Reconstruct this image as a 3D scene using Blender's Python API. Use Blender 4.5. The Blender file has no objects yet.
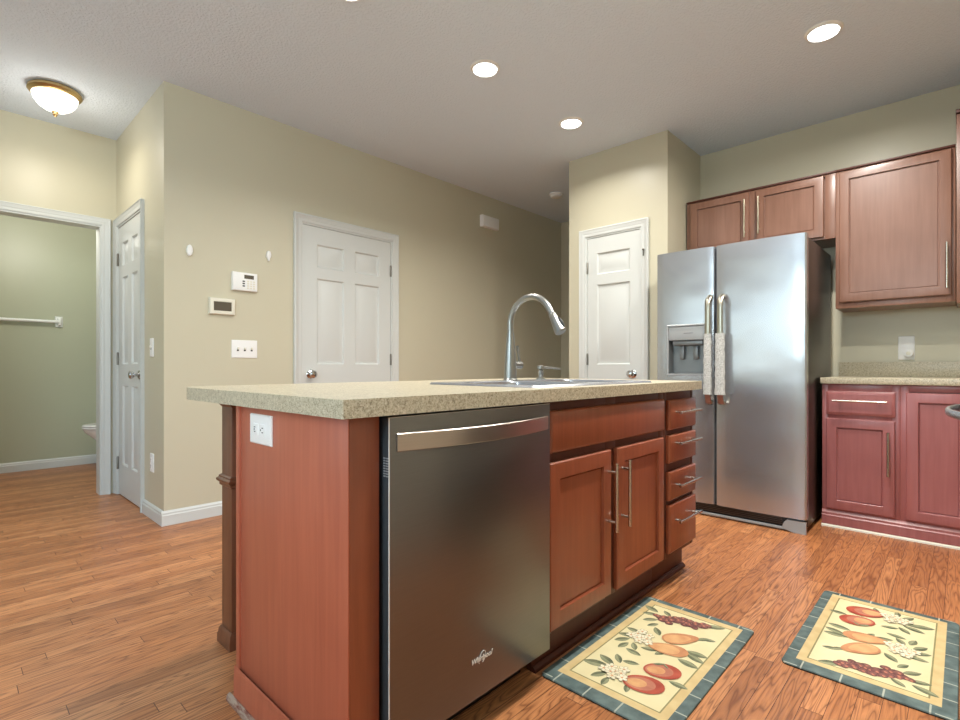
import bpy, bmesh, math, random
from mathutils import Vector, Matrix, Euler
random.seed(7)
S = bpy.context.scene
COL = S.collection
PI = math.pi
H_CEIL = 2.743

# ------------------------------------------------------------------ camera
cam_d = bpy.data.cameras.new('camera')
cam = bpy.data.objects.new('camera', cam_d); COL.objects.link(cam)
cam_d.sensor_fit = 'HORIZONTAL'; cam_d.sensor_width = 36.0
cam_d.lens = 36.0 * 512.6 / 960.0
cam_d.shift_y = (367.1 - 360.0) / 960.0
cam_d.clip_start = 0.02
YAW = math.radians(43.33)
cam.location = (0, 0, 0.978)
cam.rotation_euler = (PI / 2, 0, YAW - PI / 2)
S.camera = cam

# ------------------------------------------------------------------ world, exposure, daylight
S.view_settings.view_transform = 'Standard'
S.view_settings.look = 'None'
S.view_settings.gamma = 1.0
S.view_settings.use_curve_mapping = False
S.view_settings.exposure = 0.16
W = bpy.data.worlds.new('world'); S.world = W; W.use_nodes = True
wn = W.node_tree.nodes; wl = W.node_tree.links
sky = wn.new('ShaderNodeTexSky'); sky.sky_type = 'NISHITA'; sky.sun_disc = False
sky.sun_elevation = math.radians(35); sky.sun_rotation = math.radians(120)
wl.new(sky.outputs[0], wn['Background'].inputs[0]); wn['Background'].inputs[1].default_value = 0.35

def area(name, loc, rot, sx, sy, power, color, spread=180):
    d = bpy.data.lights.new(name, 'AREA'); d.shape = 'RECTANGLE'; d.size = sx; d.size_y = sy
    d.energy = power; d.color = color; d.spread = math.radians(spread)
    o = bpy.data.objects.new(name, d); COL.objects.link(o); o.location = loc; o.rotation_euler = rot
    return o
# daylight entering by the windows behind the camera
RX = (0, -PI / 2, 0)   # emits towards +x
area('daylight_window', (-3.50, 2.35, 1.60), RX, 1.5, 1.3, 7, (0.78, 0.93, 1.0))
area('daylight_window', (-3.50, 3.85, 1.60), RX, 1.5, 1.3, 7, (0.78, 0.93, 1.0))
area('daylight_window', (-3.50, 0.50, 1.60), RX, 1.5, 1.3, 14, (0.80, 0.93, 1.0))
area('daylight_window', (-1.60, -0.93, 1.55), (PI / 2, 0, 0), 2.0, 1.5, 80, (0.80, 0.94, 1.0))
CAN_POWER = 10.5
CAN_COLOR = (1.0, 0.965, 0.90)
DOME_POWER = 4
BATH_POWER = 25
FILL_POWER = 84

# ------------------------------------------------------------------ node helpers
class NT:
    def __init__(s, name):
        s.m = bpy.data.materials.new(name); s.m.use_nodes = True
        s.t = s.m.node_tree; s.n = s.t.nodes; s.l = s.t.links
        s.b = s.n['Principled BSDF']
    def new(s, t, **k):
        n = s.n.new(t)
        for a, v in k.items(): setattr(n, a, v)
        return n
    def put(s, sock, v):
        if isinstance(v, bpy.types.NodeSocket): s.l.new(v, sock)
        else:
            if sock.type == 'RGBA' and len(v) == 3: v = (*v, 1)
            sock.default_value = v
    def math(s, op, a, b=0.0, c=None):
        n = s.new('ShaderNodeMath', operation=op)
        s.put(n.inputs[0], a); s.put(n.inputs[1], b)
        if c is not None: s.put(n.inputs[2], c)
        return n.outputs[0]
    def mix(s, f, a, b, mode='MIX'):
        n = s.new('ShaderNodeMix', data_type='RGBA', blend_type=mode)
        s.put(n.inputs[0], f); s.put(n.inputs[6], a); s.put(n.inputs[7], b)
        return n.outputs[2]
    def coord(s, scale=(1, 1, 1), out='Object'):
        tc = s.new('ShaderNodeTexCoord'); mp = s.new('ShaderNodeMapping')
        s.l.new(tc.outputs[out], mp.inputs[0]); mp.inputs[3].default_value = scale
        return mp.outputs[0]
    def noise(s, vec, scale=5, detail=3, rough=0.5, dist=0.0):
        n = s.new('ShaderNodeTexNoise')
        s.put(n.inputs['Vector'], vec); n.inputs['Scale'].default_value = scale
        n.inputs['Detail'].default_value = detail; n.inputs['Roughness'].default_value = rough
        n.inputs['Distortion'].default_value = dist
        return n.outputs[0]
    def ramp(s, f, stops):
        n = s.new('ShaderNodeValToRGB'); e = n.color_ramp.elements
        while len(e) < len(stops): e.new(0.5)
        for i, (p, c) in enumerate(stops):
            e[i].position = p; e[i].color = (*c, 1) if len(c) == 3 else c
        s.put(n.inputs[0], f)
        return n.outputs[0]
    def bump(s, h, strength=0.2, dist=0.01):
        n = s.new('ShaderNodeBump'); n.inputs['Strength'].default_value = strength
        n.inputs['Distance'].default_value = dist; s.put(n.inputs['Height'], h)
        s.l.new(n.outputs[0], s.b.inputs['Normal'])
    def set(s, color=None, rough=None, metal=None, spec=None, coat=None, coat_r=None, emit=None, emit_s=None):
        I = s.b.inputs
        for key, v in (('Base Color', color), ('Roughness', rough), ('Metallic', metal), ('Specular IOR Level', spec),
                       ('Coat Weight', coat), ('Coat Roughness', coat_r), ('Emission Color', emit), ('Emission Strength', emit_s)):
            if v is not None: s.put(I[key], v)
        return s.m

def lin(r, g, b):
    f = lambda c: (c / 255 / 12.92) if c / 255 <= 0.04045 else ((c / 255 + 0.055) / 1.055) ** 2.4
    return (f(r), f(g), f(b))
def plain(name, col, rough=0.5, metal=0.0, spec=0.5, vary=0.06, coat=None):
    t = NT(name)
    n = t.noise(t.coord(), 14, 2)
    c = t.mix(t.math('MULTIPLY', n, vary * 2), col, tuple(x * 0.75 for x in col))
    return t.set(color=c, rough=rough, metal=metal, spec=spec, coat=coat)

def paint(name, col, rough=0.36, bump=0.08):
    t = NT(name); v = t.coord()
    n = t.noise(v, 2.0, 3)
    c = t.mix(n, tuple(x * 1.02 for x in col), tuple(x * 0.96 for x in col))
    t.bump(t.noise(v, 160, 2), bump, 0.003)
    return t.set(color=c, rough=rough, spec=0.42)
M = {}
M['wall'] = paint('beige_wall_paint', lin(199, 193, 170))
M['green'] = paint('sage_wall_paint', lin(180, 184, 160))
M['white'] = paint('white_trim_paint', lin(207, 210, 207), 0.32, 0.03)
def ceiling_mat():
    t = NT('textured_white_ceiling'); v = t.coord()
    h = t.ramp(t.noise(v, 75, 3, 0.55), [(0.42, (0, 0, 0)), (0.62, (1, 1, 1))])
    t.bump(h, 0.55, 0.004)
    return t.set(color=lin(222, 233, 246), rough=0.9, spec=0.1)
M['ceiling'] = ceiling_mat()

def floor_mat():
    t = NT('oak_strip_floor')
    tc = t.new('ShaderNodeTexCoord'); sp = t.new('ShaderNodeSeparateXYZ'); t.l.new(tc.outputs['Object'], sp.inputs[0])
    x, y = sp.outputs[0], sp.outputs[1]
    PW, PL = 0.0572, 0.85
    row = t.math('FLOOR', t.math('DIVIDE', y, PW))
    wn1 = t.new('ShaderNodeTexWhiteNoise', noise_dimensions='1D'); t.put(wn1.inputs['W'], row)
    xs = t.math('ADD', t.math('DIVIDE', x, PL), t.math('MULTIPLY', wn1.outputs[0], 7.3))
    colm = t.math('FLOOR', xs)
    cb = t.new('ShaderNodeCombineXYZ'); t.put(cb.inputs[0], row); t.put(cb.inputs[1], colm)
    wn2 = t.new('ShaderNodeTexWhiteNoise', noise_dimensions='2D'); t.l.new(cb.outputs[0], wn2.inputs['Vector'])
    rnd = wn2.outputs[0]
    # seams
    fy = t.math('FRACT', t.math('DIVIDE', y, PW)); fx = t.math('FRACT', xs)
    ey = t.math('MINIMUM', fy, t.math('SUBTRACT', 1.0, fy)); ex = t.math('MINIMUM', fx, t.math('SUBTRACT', 1.0, fx))
    seam = t.math('MAXIMUM', t.math('LESS_THAN', ey, 0.014), t.math('LESS_THAN', ex, 0.0012))
    # grain: stretched per-board coordinates
    cg = t.new('ShaderNodeCombineXYZ')
    t.put(cg.inputs[0], t.math('ADD', t.math('MULTIPLY', x, 1.6), t.math('MULTIPLY', rnd, 37.0)))
    t.put(cg.inputs[1], t.math('MULTIPLY', y, 17.0)); t.put(cg.inputs[2], t.math('MULTIPLY', rnd, 11.0))
    base_n = t.noise(cg.outputs[0], 0.9, 2, 0.5, 0.3)
    rings = t.math('FRACT', t.math('MULTIPLY', base_n, 15.0))
    rings = t.math('ABSOLUTE', t.math('SUBTRACT', rings, 0.5))
    ringc = t.ramp(rings, [(0.0, (1, 1, 1)), (0.16, (0.35, 0.35, 0.35)), (0.5, (0, 0, 0))])
    cf = t.new('ShaderNodeCombineXYZ')
    t.put(cf.inputs[0], t.math('ADD', t.math('MULTIPLY', x, 9.0), t.math('MULTIPLY', rnd, 53.0)))
    t.put(cf.inputs[1], t.math('MULTIPLY', y, 260.0))
    fine = t.noise(cf.outputs[0], 1.0, 3, 0.6)
    body = t.ramp(rnd, [(0.0, lin(174, 113, 70)), (0.5, lin(196, 129, 80)), (1.0, lin(212, 147, 97))])
    c1 = t.mix(t.math('MULTIPLY', ringc, 0.72), body, lin(104, 54, 30))
    c2 = t.mix(t.math('MULTIPLY', t.ramp(fine, [(0.5, (0, 0, 0)), (0.75, (1, 1, 1))]), 0.5), c1, lin(112, 62, 36))
    c3 = t.mix(seam, c2, lin(80, 42, 24))
    t.bump(t.math('SUBTRACT', t.math('MULTIPLY', fine, 0.25), seam), 0.12, 0.002)
    return t.set(color=c3, rough=t.math('ADD', 0.30, t.math('MULTIPLY', fine, 0.12)), spec=0.5)
M['floor'] = floor_mat()

def cherry(name, a, b, rough=0.36, axis='z', coat=0.25, contrast=0.6):
    t = NT(name)
    sc = {'z': (38, 38, 2.2), 'x': (2.2, 38, 38), 'y': (38, 2.2, 38)}[axis]
    g = t.noise(t.coord(sc), 1.2, 4, 0.55, 0.4)
    g = t.math('ADD', t.math('MULTIPLY', g, contrast), 0.5 - 0.5 * contrast)
    bl = t.noise(t.coord(), 3.5, 2)
    f = t.math('ADD', t.math('MULTIPLY', g, 0.7), t.math('MULTIPLY', bl, 0.35))
    c = t.ramp(f, [(0.32, a), (0.72, b)])
    t.bump(g, 0.04, 0.001)
    return t.set(color=c, rough=rough, spec=0.5, coat=coat, coat_r=0.25)
M['cherry'] = cherry('cherry_cabinet', lin(118, 58, 34), lin(158, 84, 54))
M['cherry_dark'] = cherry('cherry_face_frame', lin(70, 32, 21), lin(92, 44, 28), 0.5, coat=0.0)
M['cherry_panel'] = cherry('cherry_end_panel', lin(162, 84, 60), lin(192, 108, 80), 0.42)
M['cherry_base'] = cherry('cherry_base_cabinet', lin(146, 82, 80), lin(174, 106, 104), 0.34)  # pinkish glare on the wood is mixed into this tone
M['cherry_up'] = cherry('cherry_wall_cabinet', lin(118, 80, 62), lin(144, 104, 86), 0.38)  # greyed cherry, with the glare on the doors put into the colour
M['walnut'] = cherry('brown_support_post', lin(92, 56, 38), lin(124, 78, 54), 0.4)
def worn_mat():
    t = NT('scuffed_shoe_strip'); n = t.noise(t.coord((20, 6, 20)), 4, 4, 0.7)
    return t.set(color=t.ramp(n, [(0.4, lin(120, 62, 46)), (0.6, lin(172, 150, 132))]), rough=0.6)
M['worn'] = worn_mat()

def laminate():
    t = NT('speckled_laminate'); v = t.coord()
    a = t.noise(v, 260, 2, 0.7); b = t.noise(v, 90, 3, 0.6)
    f = t.math('ADD', t.math('MULTIPLY', a, 0.65), t.math('MULTIPLY', b, 0.35))
    c = t.ramp(f, [(0.36, lin(128, 116, 96)), (0.48, lin(183, 173, 148)), (0.58, lin(200, 191, 168)), (0.68, lin(222, 216, 198))])
    return t.set(color=c, rough=0.34, spec=0.5)
M['laminate'] = laminate()

def steel(name, col, rough, wav=0.0, brush=(1, 1, 60), metal=1.0, aniso=0.0):
    t = NT(name)
    n = t.noise(t.coord(brush), 12, 3, 0.6)
    c = t.mix(n, tuple(x * 1.04 for x in col), tuple(x * 0.9 for x in col))
    r = t.math('ADD', rough - 0.04, t.math('MULTIPLY', n, 0.08))
    if wav:
        t.bump(t.noise(t.coord((1, 1, 1.6)), 2.2, 1), wav, 0.05)
    if aniso:
        tg = t.new('ShaderNodeTangent', direction_type='RADIAL', axis='Z')
        t.l.new(tg.outputs[0], t.b.inputs['Tangent']); t.b.inputs['Anisotropic'].default_value = aniso
    return t.set(color=c, rough=r, metal=metal)
M['steel'] = steel('brushed_stainless', lin(184, 187, 192), 0.25, 0.16, metal=0.78, aniso=0.45)
M['black_steel'] = steel('black_stainless', lin(128, 126, 126), 0.36, 0.0)
M['nickel'] = steel('satin_nickel', lin(205, 198, 186), 0.24)
M['brass_nickel'] = steel('champagne_nickel', lin(190, 181, 160), 0.3)
M['fridge_handle'] = steel('fridge_handle_steel', lin(172, 168, 154), 0.3)
M['chrome'] = steel('polished_chrome', lin(205, 205, 205), 0.12)
M['faucet'] = steel('faucet_steel', lin(158, 158, 155), 0.32)
M['handle_steel'] = steel('handle_steel', lin(196, 184, 176), 0.3)
M['brass'] = steel('aged_brass', lin(186, 160, 112), 0.3)
M['side'] = plain('charcoal_appliance_side', lin(78, 74, 70), 0.32, 0.6)
M['black'] = plain('black_plastic', lin(24, 24, 26), 0.45)
M['gasket'] = plain('black_gasket', lin(12, 13, 15), 0.7)
M['dwside'] = plain('grey_door_edge', lin(70, 76, 80), 0.4, 0.3)
M['grey_plastic'] = plain('grey_plastic', lin(160, 164, 166), 0.35)
M['cavity'] = plain('grey_dispenser_cavity', lin(120, 124, 126), 0.3, 0.4)
M['plastic'] = plain('white_plastic', lin(238, 238, 236), 0.35, vary=0.02)
M['almond'] = plain('ivory_plastic', lin(226, 222, 206), 0.35, vary=0.02)
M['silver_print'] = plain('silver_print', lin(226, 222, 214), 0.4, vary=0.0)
M['slot'] = plain('dark_slot', lin(56, 56, 58), 0.6)
M['lcd'] = plain('dark_display', lin(88, 80, 68), 0.25)
M['porcelain'] = plain('white_porcelain', lin(240, 240, 240), 0.12, vary=0.02)
M['bathwhite'] = plain('white_enamel', lin(232, 234, 230), 0.3, vary=0.02)
M['tip_reflection'] = plain('brown_tip_reflection', lin(140, 92, 76), 0.5)
M['hinge'] = plain('hinge_steel', lin(120, 116, 108), 0.35, 0.8)
def cloth_mat():
    t = NT('speckled_grey_fabric'); n = t.noise(t.coord((1, 1, 1)), 170, 3, 0.7)
    t.bump(n, 0.4, 0.003)
    return t.set(color=t.ramp(n, [(0.35, lin(146, 147, 144)), (0.6, lin(206, 207, 204))]), rough=0.9)
M['cloth'] = cloth_mat()
def glow(name, col, s):
    t = NT(name); return t.set(color=(0.9, 0.9, 0.9), rough=0.5, emit=col, emit_s=s)
M['bulb'] = glow('lit_lens', (1.0, 0.96, 0.9), 9.0)
M['dome'] = glow('lit_glass_dome', (1.0, 0.94, 0.84), 2.2)
def glass_mat():
    m = bpy.data.materials.new('window_glass'); m.use_nodes = True
    n = m.node_tree.nodes; l = m.node_tree.links; n.remove(n['Principled BSDF'])
    tr = n.new('ShaderNodeBsdfTransparent'); gl = n.new('ShaderNodeBsdfGlossy'); gl.inputs['Roughness'].default_value = 0.02
    fr = n.new('ShaderNodeFresnel'); mx = n.new('ShaderNodeMixShader')
    l.new(fr.outputs[0], mx.inputs[0]); l.new(tr.outputs[0], mx.inputs[1]); l.new(gl.outputs[0], mx.inputs[2])
    l.new(mx.outputs[0], n['Material Output'].inputs[0])
    return m
M['glass'] = glass_mat()
def rug_border():
    t = NT('teal_tile_print')
    tc = t.new('ShaderNodeTexCoord'); sp = t.new('ShaderNodeSeparateXYZ'); t.l.new(tc.outputs['Object'], sp.inputs[0])
    def line(s, off):
        f = t.math('FRACT', t.math('ADD', t.math('DIVIDE', s, 0.105), off))
        return t.math('LESS_THAN', t.math('ABSOLUTE', t.math('SUBTRACT', f, 0.5)), 0.022)
    far = lambda q, lim: t.math('GREATER_THAN', t.math('ABSOLUTE', q), lim)
    g = t.math('MAXIMUM', t.math('MULTIPLY', line(sp.outputs[0], 0.0), far(sp.outputs[1], 0.168)), t.math('MULTIPLY', line(sp.outputs[1], 0.0), far(sp.outputs[0], 0.325)))
    n = t.noise(tc.outputs['Object'], 26, 3)
    base = t.ramp(n, [(0.3, lin(72, 88, 86)), (0.7, lin(104, 122, 118))])
    return t.set(color=t.mix(g, base, lin(176, 180, 164)), rough=0.6)
M['rug_teal'] = rug_border()
def wash(name, a, b, sc=22):
    t = NT(name); n = t.noise(t.coord(), sc, 3)
    return t.set(color=t.ramp(n, [(0.32, a), (0.68, b)]), rough=0.6)
M['rug_tan'] = wash('tan_print', lin(206, 178, 124), lin(218, 194, 140))
M['rug_cream'] = wash('cream_print', lin(222, 208, 160), lin(230, 218, 172), 8)
M['rug_olive'] = wash('olive_line_print', lin(136, 128, 84), lin(150, 140, 92))
M['pr_apple'] = wash('red_fruit_print', lin(158, 62, 44), lin(186, 84, 60), 26)
M['pr_blush'] = wash('blush_print', lin(176, 108, 86), lin(198, 128, 98), 40)
M['pr_peach'] = wash('peach_print', lin(204, 144, 96), lin(220, 172, 118), 26)
M['pr_leaf_light'] = wash('light_leaf_print', lin(134, 138, 104), lin(158, 158, 122), 40)
M['pr_plum_edge'] = wash('plum_edge_print', lin(84, 48, 46), lin(104, 62, 58), 60)
M['pr_pear'] = wash('golden_fruit_print', lin(182, 118, 80), lin(204, 146, 98), 26)
M['pr_grape'] = wash('plum_print', lin(104, 58, 54), lin(146, 96, 86), 60)
M['pr_leaf'] = wash('leaf_print', lin(84, 92, 68), lin(122, 124, 92), 40)
M['pr_flower'] = wash('blossom_print', lin(226, 214, 178), lin(240, 232, 206), 40)
M['pr_dark'] = wash('stem_print', lin(120, 112, 84), lin(150, 138, 104), 40)

# ------------------------------------------------------------------ mesh helpers
def box(bm, x0, x1, y0, y1, z0, z1, bev=0.0, mi=0, seg=2):
    mb = bmesh.new()
    bmesh.ops.create_cube(mb, size=1)
    sx, sy, sz = x1 - x0, y1 - y0, z1 - z0
    for v in mb.verts:
        v.co = Vector((x0 + (v.co.x + .5) * sx, y0 + (v.co.y + .5) * sy, z0 + (v.co.z + .5) * sz))
    if bev > 0:
        bev = min(bev, 0.45 * min(abs(sx), abs(sy), abs(sz)))
        bmesh.ops.bevel(mb, geom=list(mb.edges), offset=bev, segments=seg, affect='EDGES', profile=0.5)
    merge(bm, mb, mi)
def merge(bm, mb, mi=0):
    mb.verts.ensure_lookup_table(); mp = {}
    for v in mb.verts: mp[v] = bm.verts.new(v.co)
    for f in mb.faces:
        try:
            nf = bm.faces.new([mp[v] for v in f.verts]); nf.material_index = mi or f.material_index
        except ValueError: pass
    mb.free()
def loops(bm, rings, cap0=True, cap1=True, mi=0):
    vs = [[bm.verts.new(p) for p in r] for r in rings]
    n = len(vs[0])
    for a, b in zip(vs, vs[1:]):
        for i in range(n):
            f = bm.faces.new([a[i], a[(i + 1) % n], b[(i + 1) % n], b[i]]); f.material_index = mi
    if cap0: bm.faces.new(list(reversed(vs[0]))).material_index = mi
    if cap1: bm.faces.new(vs[-1]).material_index = mi
def lathe(bm, prof, c, axis='z', n=32, mi=0, caps=True):
    rings = []
    for r, h in prof:
        ring = []
        for i in range(n):
            a = 2 * PI * i / n; p, q = r * math.cos(a), r * math.sin(a)
            v = {'z': (p, q, h), 'x': (h, p, q), 'y': (q, h, p)}[axis]
            ring.append(Vector(c) + Vector(v))
        rings.append(ring)
    loops(bm, rings, caps, caps, mi)
def tube(bm, pts, r, n=14, mi=0):
    pts = [Vector(p) for p in pts]
    rs = r if isinstance(r, (list, tuple)) else [r] * len(pts)
    rings = []; up = None
    for i, p in enumerate(pts):
        d = (pts[min(i + 1, len(pts) - 1)] - pts[max(i - 1, 0)]).normalized()
        if up is None: up = Vector((0, 0, 1)) if abs(d.z) < 0.9 else Vector((1, 0, 0))
        s = d.cross(up).normalized(); u2 = s.cross(d).normalized(); up = u2
        rings.append([p + (s * math.cos(2 * PI * k / n) + u2 * math.sin(2 * PI * k / n)) * rs[i] for k in range(n)])
    loops(bm, rings, mi=mi)
class Fr:
    """a vertical face: u along it, v up, d outwards"""
    def __init__(s, o, u, n): s.o = Vector(o); s.u = Vector(u); s.n = Vector(n)
    def p(s, u, v, d): return s.o + s.u * u + Vector((0, 0, v)) + s.n * d
    def rect(s, u0, u1, v0, v1, d): return [s.p(u0, v0, d), s.p(u1, v0, d), s.p(u1, v1, d), s.p(u0, v1, d)]
    def prof(s, bm, u0, u1, v0, v1, pr, mi=0, cap0=True, cap1=True):
        loops(bm, [s.rect(u0 + i, u1 - i, v0 + i, v1 - i, d) for i, d in pr], cap0, cap1, mi)
    def bx(s, bm, u0, u1, v0, v1, d0, d1, bev=0.002, mi=0):
        a, b = s.p(u0, v0, d0), s.p(u1, v1, d1)
        box(bm, min(a.x, b.x), max(a.x, b.x), min(a.y, b.y), max(a.y, b.y), v0 + s.o.z, v1 + s.o.z, bev, mi)
    def grid(s, bm, u0, u1, v0, v1, t, panels, mi=0, hole=False):
        us = sorted({u0, u1, *[q for p in panels for q in p[:2]]}); vs = sorted({v0, v1, *[q for p in panels for q in p[2:]]})
        V = {}
        def vert(u, v):
            if (u, v) not in V: V[(u, v)] = bm.verts.new(s.p(u, v, t))
            return V[(u, v)]
        for a, b in zip(us, us[1:]):
            for c, d in zip(vs, vs[1:]):
                inside = any(p[0] <= a and b <= p[1] and p[2] <= c and d <= p[3] for p in panels)
                if not inside:
                    bm.faces.new([vert(a, c), vert(b, c), vert(b, d), vert(a, d)]).material_index = mi
        for p in panels:
            if hole: continue
            loops(bm, [s.rect(p[0] + i, p[1] - i, p[2] + i, p[3] - i, t + dd) for i, dd in
                       ((0, 0), (0.003, -0.003), (0.010, -0.012), (0.020, -0.012), (0.046, -0.003))], False, True, mi)
        # sides and back
        loops(bm, [s.rect(u0, u1, v0, v1, 0), s.rect(u0, u1, v0, v1, t)], True, False, mi)

def mesh_obj(name, bm, mats, loc=(0, 0, 0), parent=None, smooth=True):
    bmesh.ops.remove_doubles(bm, verts=list(bm.verts), dist=0.00005)
    bmesh.ops.recalc_face_normals(bm, faces=list(bm.faces))
    L = Vector(loc)
    for v in bm.verts: v.co -= L
    me = bpy.data.meshes.new(name); bm.to_mesh(me); bm.free()
    for m in (mats if isinstance(mats, (list, tuple)) else [mats]): me.materials.append(m)
    if smooth:
        for p in me.polygons: p.use_smooth = True
        try: me.set_sharp_from_angle(angle=math.radians(32))
        except Exception: pass
    o = bpy.data.objects.new(name, me); COL.objects.link(o)
    if parent is None: o.location = L
    else: o.parent = parent
    return o
class Thing:
    def __init__(s, name, label, cat, loc, group=None):
        s.e = bpy.data.objects.new(name, None); COL.objects.link(s.e); s.e.location = loc
        s.e.empty_display_size = 0.05; s.loc = Vector(loc)
        s.e['label'] = label; s.e['category'] = cat
        if group: s.e['group'] = group
    def part(s, name, bm, mat, parent=None, label=None, smooth=True):
        o = mesh_obj(name, bm, mat, s.loc, parent or s.e, smooth)
        if label: o['label'] = label
        return o
def single(name, bm, mat, label, cat, loc, group=None):
    o = mesh_obj(name, bm, mat, loc); o['label'] = label; o['category'] = cat
    if group: o['group'] = group
    return o
def structure(name, bm, mat, loc=(0, 0, 0), parent=None, smooth=True):
    o = mesh_obj(name, bm, mat, loc, parent, smooth)
    if parent is None: o['kind'] = 'structure'
    return o
def B(*a, **k):
    bm = bmesh.new(); box(bm, *a, **k); return bm

# ------------------------------------------------------------------ room shell
XB, XF = -3.3, 4.385          # window wall, fridge wall
YR, YH = -0.75, 4.80          # right wall, hall wall
YN, XW = 3.586, 0.961         # beige wall with the door, short closet wall
T = 0.12
structure('floor', B(XB - T, 6.6, YR - T, 6.6, -0.08, 0), M['floor'], smooth=False)
structure('ceiling', B(XB - T, 6.6, YR - T, 6.6, H_CEIL, H_CEIL + 0.1), M['ceiling'], smooth=False)

DZ = 2.06                      # door opening height
def wall(name, fr, u0, u1, holes, mat=M['wall'], t=T, bev=0):
    bm = bmesh.new()
    us = sorted({u0, u1, *[q for h in holes for q in h[:2]]})
    for a, b in zip(us, us[1:]):
        cuts = sorted([(h[2], h[3]) for h in holes if h[0] <= a and b <= h[1]])
        z = 0
        for c, d in cuts + [(H_CEIL, H_CEIL)]:
            if c > z: fr.bx(bm, a, b, z, c, -t, 0, 0)
            z = d
    return structure(name, bm, mat, smooth=False)
FN = Fr((0, YN, 0), (1, 0, 0), (0, -1, 0))
FW = Fr((XW, 0, 0), (0, -1, 0), (-1, 0, 0))
FH = Fr((0, YH, 0), (1, 0, 0), (0, -1, 0))
XP, YP0, YP1 = 3.732, 1.602, 2.467
FP = Fr((XP, 0, 0), (0, -1, 0), (-1, 0, 0))
FK = Fr((XF, 0, 0), (0, -1, 0), (-1, 0, 0))
D1 = (1.862, 2.692)            # opening, door on the beige wall
D2 = (-4.748, -4.068)           # closet opening (u=-y)
D3 = (-2.297, -1.805)          # pantry opening
wall('wall_back', FN, XW, 5.25, [(D1[0], D1[1], 0, DZ)])
wall('wall_closet', FW, -YH, -(YN + T), [(D2[0], D2[1], 0, DZ)])
wall('wall_hall', FH, XB, XW + T, [(0.06, 0.866, 0, DZ)])
wall('wall_pantry_front', FP, -YP1, -YP0, [(D3[0], D3[1], 0, DZ)])
structure('wall_pantry_right', B(XP + T, XF, YP0, YP0 + T, 0, H_CEIL), M['wall'], smooth=False)
structure('wall_pantry_left', B(XP + T, 5.25, YP1 - T, YP1, 0, H_CEIL), M['wall'], smooth=False)
structure('wall_far_end', B(5.25, 5.37, YP1 - T, YN + T, 0, H_CEIL), M['wall'], smooth=False)
structure('wall_kitchen', B(XF, XF + T, YR, YP0 + T, 0, H_CEIL), M['wall'], smooth=False)
FR_ = Fr((0, YR, 0), (-1, 0, 0), (0, 1, 0))
wall('wall_right', FR_, -(XF + T), -XB, [(0.6, 2.6, 0.8, 2.3)])
FB_ = Fr((XB, 0, 0), (0, 1, 0), (1, 0, 0))
WIN = [(-0.25, 1.25), (1.6, 3.1), (3.1 + 0.0, 3.1 + 0.0), (3.2, 4.6)]
WB = [(-0.2, 1.2), (1.65, 3.05), (3.2, 4.6)]
wall('wall_window', FB_, YR, YH + T, [(a, b, 0.95, 2.3) for a, b in WB])
# bathroom beyond the hall
YB = 6.45
structure('wall_bath_back', B(-1.2, 1.75, YB, YB + T, 0, H_CEIL), M['green'], smooth=False)
structure('wall_bath_right', B(1.75, 1.75 + T, YH + T, YB + T, 0, H_CEIL), M['green'], smooth=False)
structure('wall_bath_left', B(-1.2 - T, -1.2, YH + T, YB + T, 0, H_CEIL), M['green'], smooth=False)

def window(name, fr, u0, u1, v0, v1):
    bm = bmesh.new()
    for a, b, c, d in ((u0 - .07, u1 + .07, v1, v1 + .07), (u0 - .07, u0, v0, v1), (u1, u1 + .07, v0, v1), (u0 - .09, u1 + .09, v0 - .05, v0)):
        fr.bx(bm, a, b, c, d, 0.0, 0.02, 0.003)
    um = (v0 + v1) / 2
    for a, b, c, d in ((u0, u1, v1 - .05, v1), (u0, u1, v0, v0 + .05), (u0, u0 + .05, v0 + .05, v1 - .05), (u1 - .05, u1, v0 + .05, v1 - .05), (u0 + .05, u1 - .05, um - .02, um + .02)):
        fr.bx(bm, a, b, c, d, -0.08, -0.04, 0.003)
    o = structure(name, bm, M['white'])
    p = bmesh.new(); fr.bx(p, u0 + .05, u1 - .05, v0 + .05, v1 - .05, -0.062, -0.058, 0)
    structure('pane', p, M['glass'], parent=o)
for i, (a, b) in enumerate(WB): window('window_%d' % (i + 1), FB_, a, b, 0.95, 2.3)
window('window_4', FR_, 0.6, 2.6, 0.8, 2.3)

# ---- doors
CAS = ((0, 0), (0, 0.010), (0.004, 0.013))
def casing(name, fr, u0, u1, v1, w=0.062):
    """moulded trim around an opening u0..u1 up to v1, mitred, one swept profile"""
    prof = [(0.0, 0.0), (0.0, 0.010), (0.006, 0.013), (0.022, 0.013), (0.028, 0.017), (0.044, 0.020), (0.050, 0.024), (w - 0.004, 0.024), (w, 0.020), (w, 0.0)]
    bm = bmesh.new(); P = []
    for i, (q, d) in enumerate(prof):
        P.append([bm.verts.new(fr.p(*c, d)) for c in ((u0 - q, 0.0), (u0 - q, v1 + q), (u1 + q, v1 + q), (u1 + q, 0.0))])
    for a, b in zip(P, P[1:]):
        for k in range(3): bm.faces.new([a[k], a[k + 1], b[k + 1], b[k]])
    for k in (0, 3): bm.faces.new([r[k] for r in P])
    # jamb lining
    jd = T
    for a, b, c, d in ((u0, u0 + .012, 0, v1), (u1 - .012, u1, 0, v1), (u0 + .012, u1 - .012, v1 - .012, v1)):
        fr.bx(bm, a, b, c, d, -jd, 0.004, 0)
    return structure(name, bm, M['white'])
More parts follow.
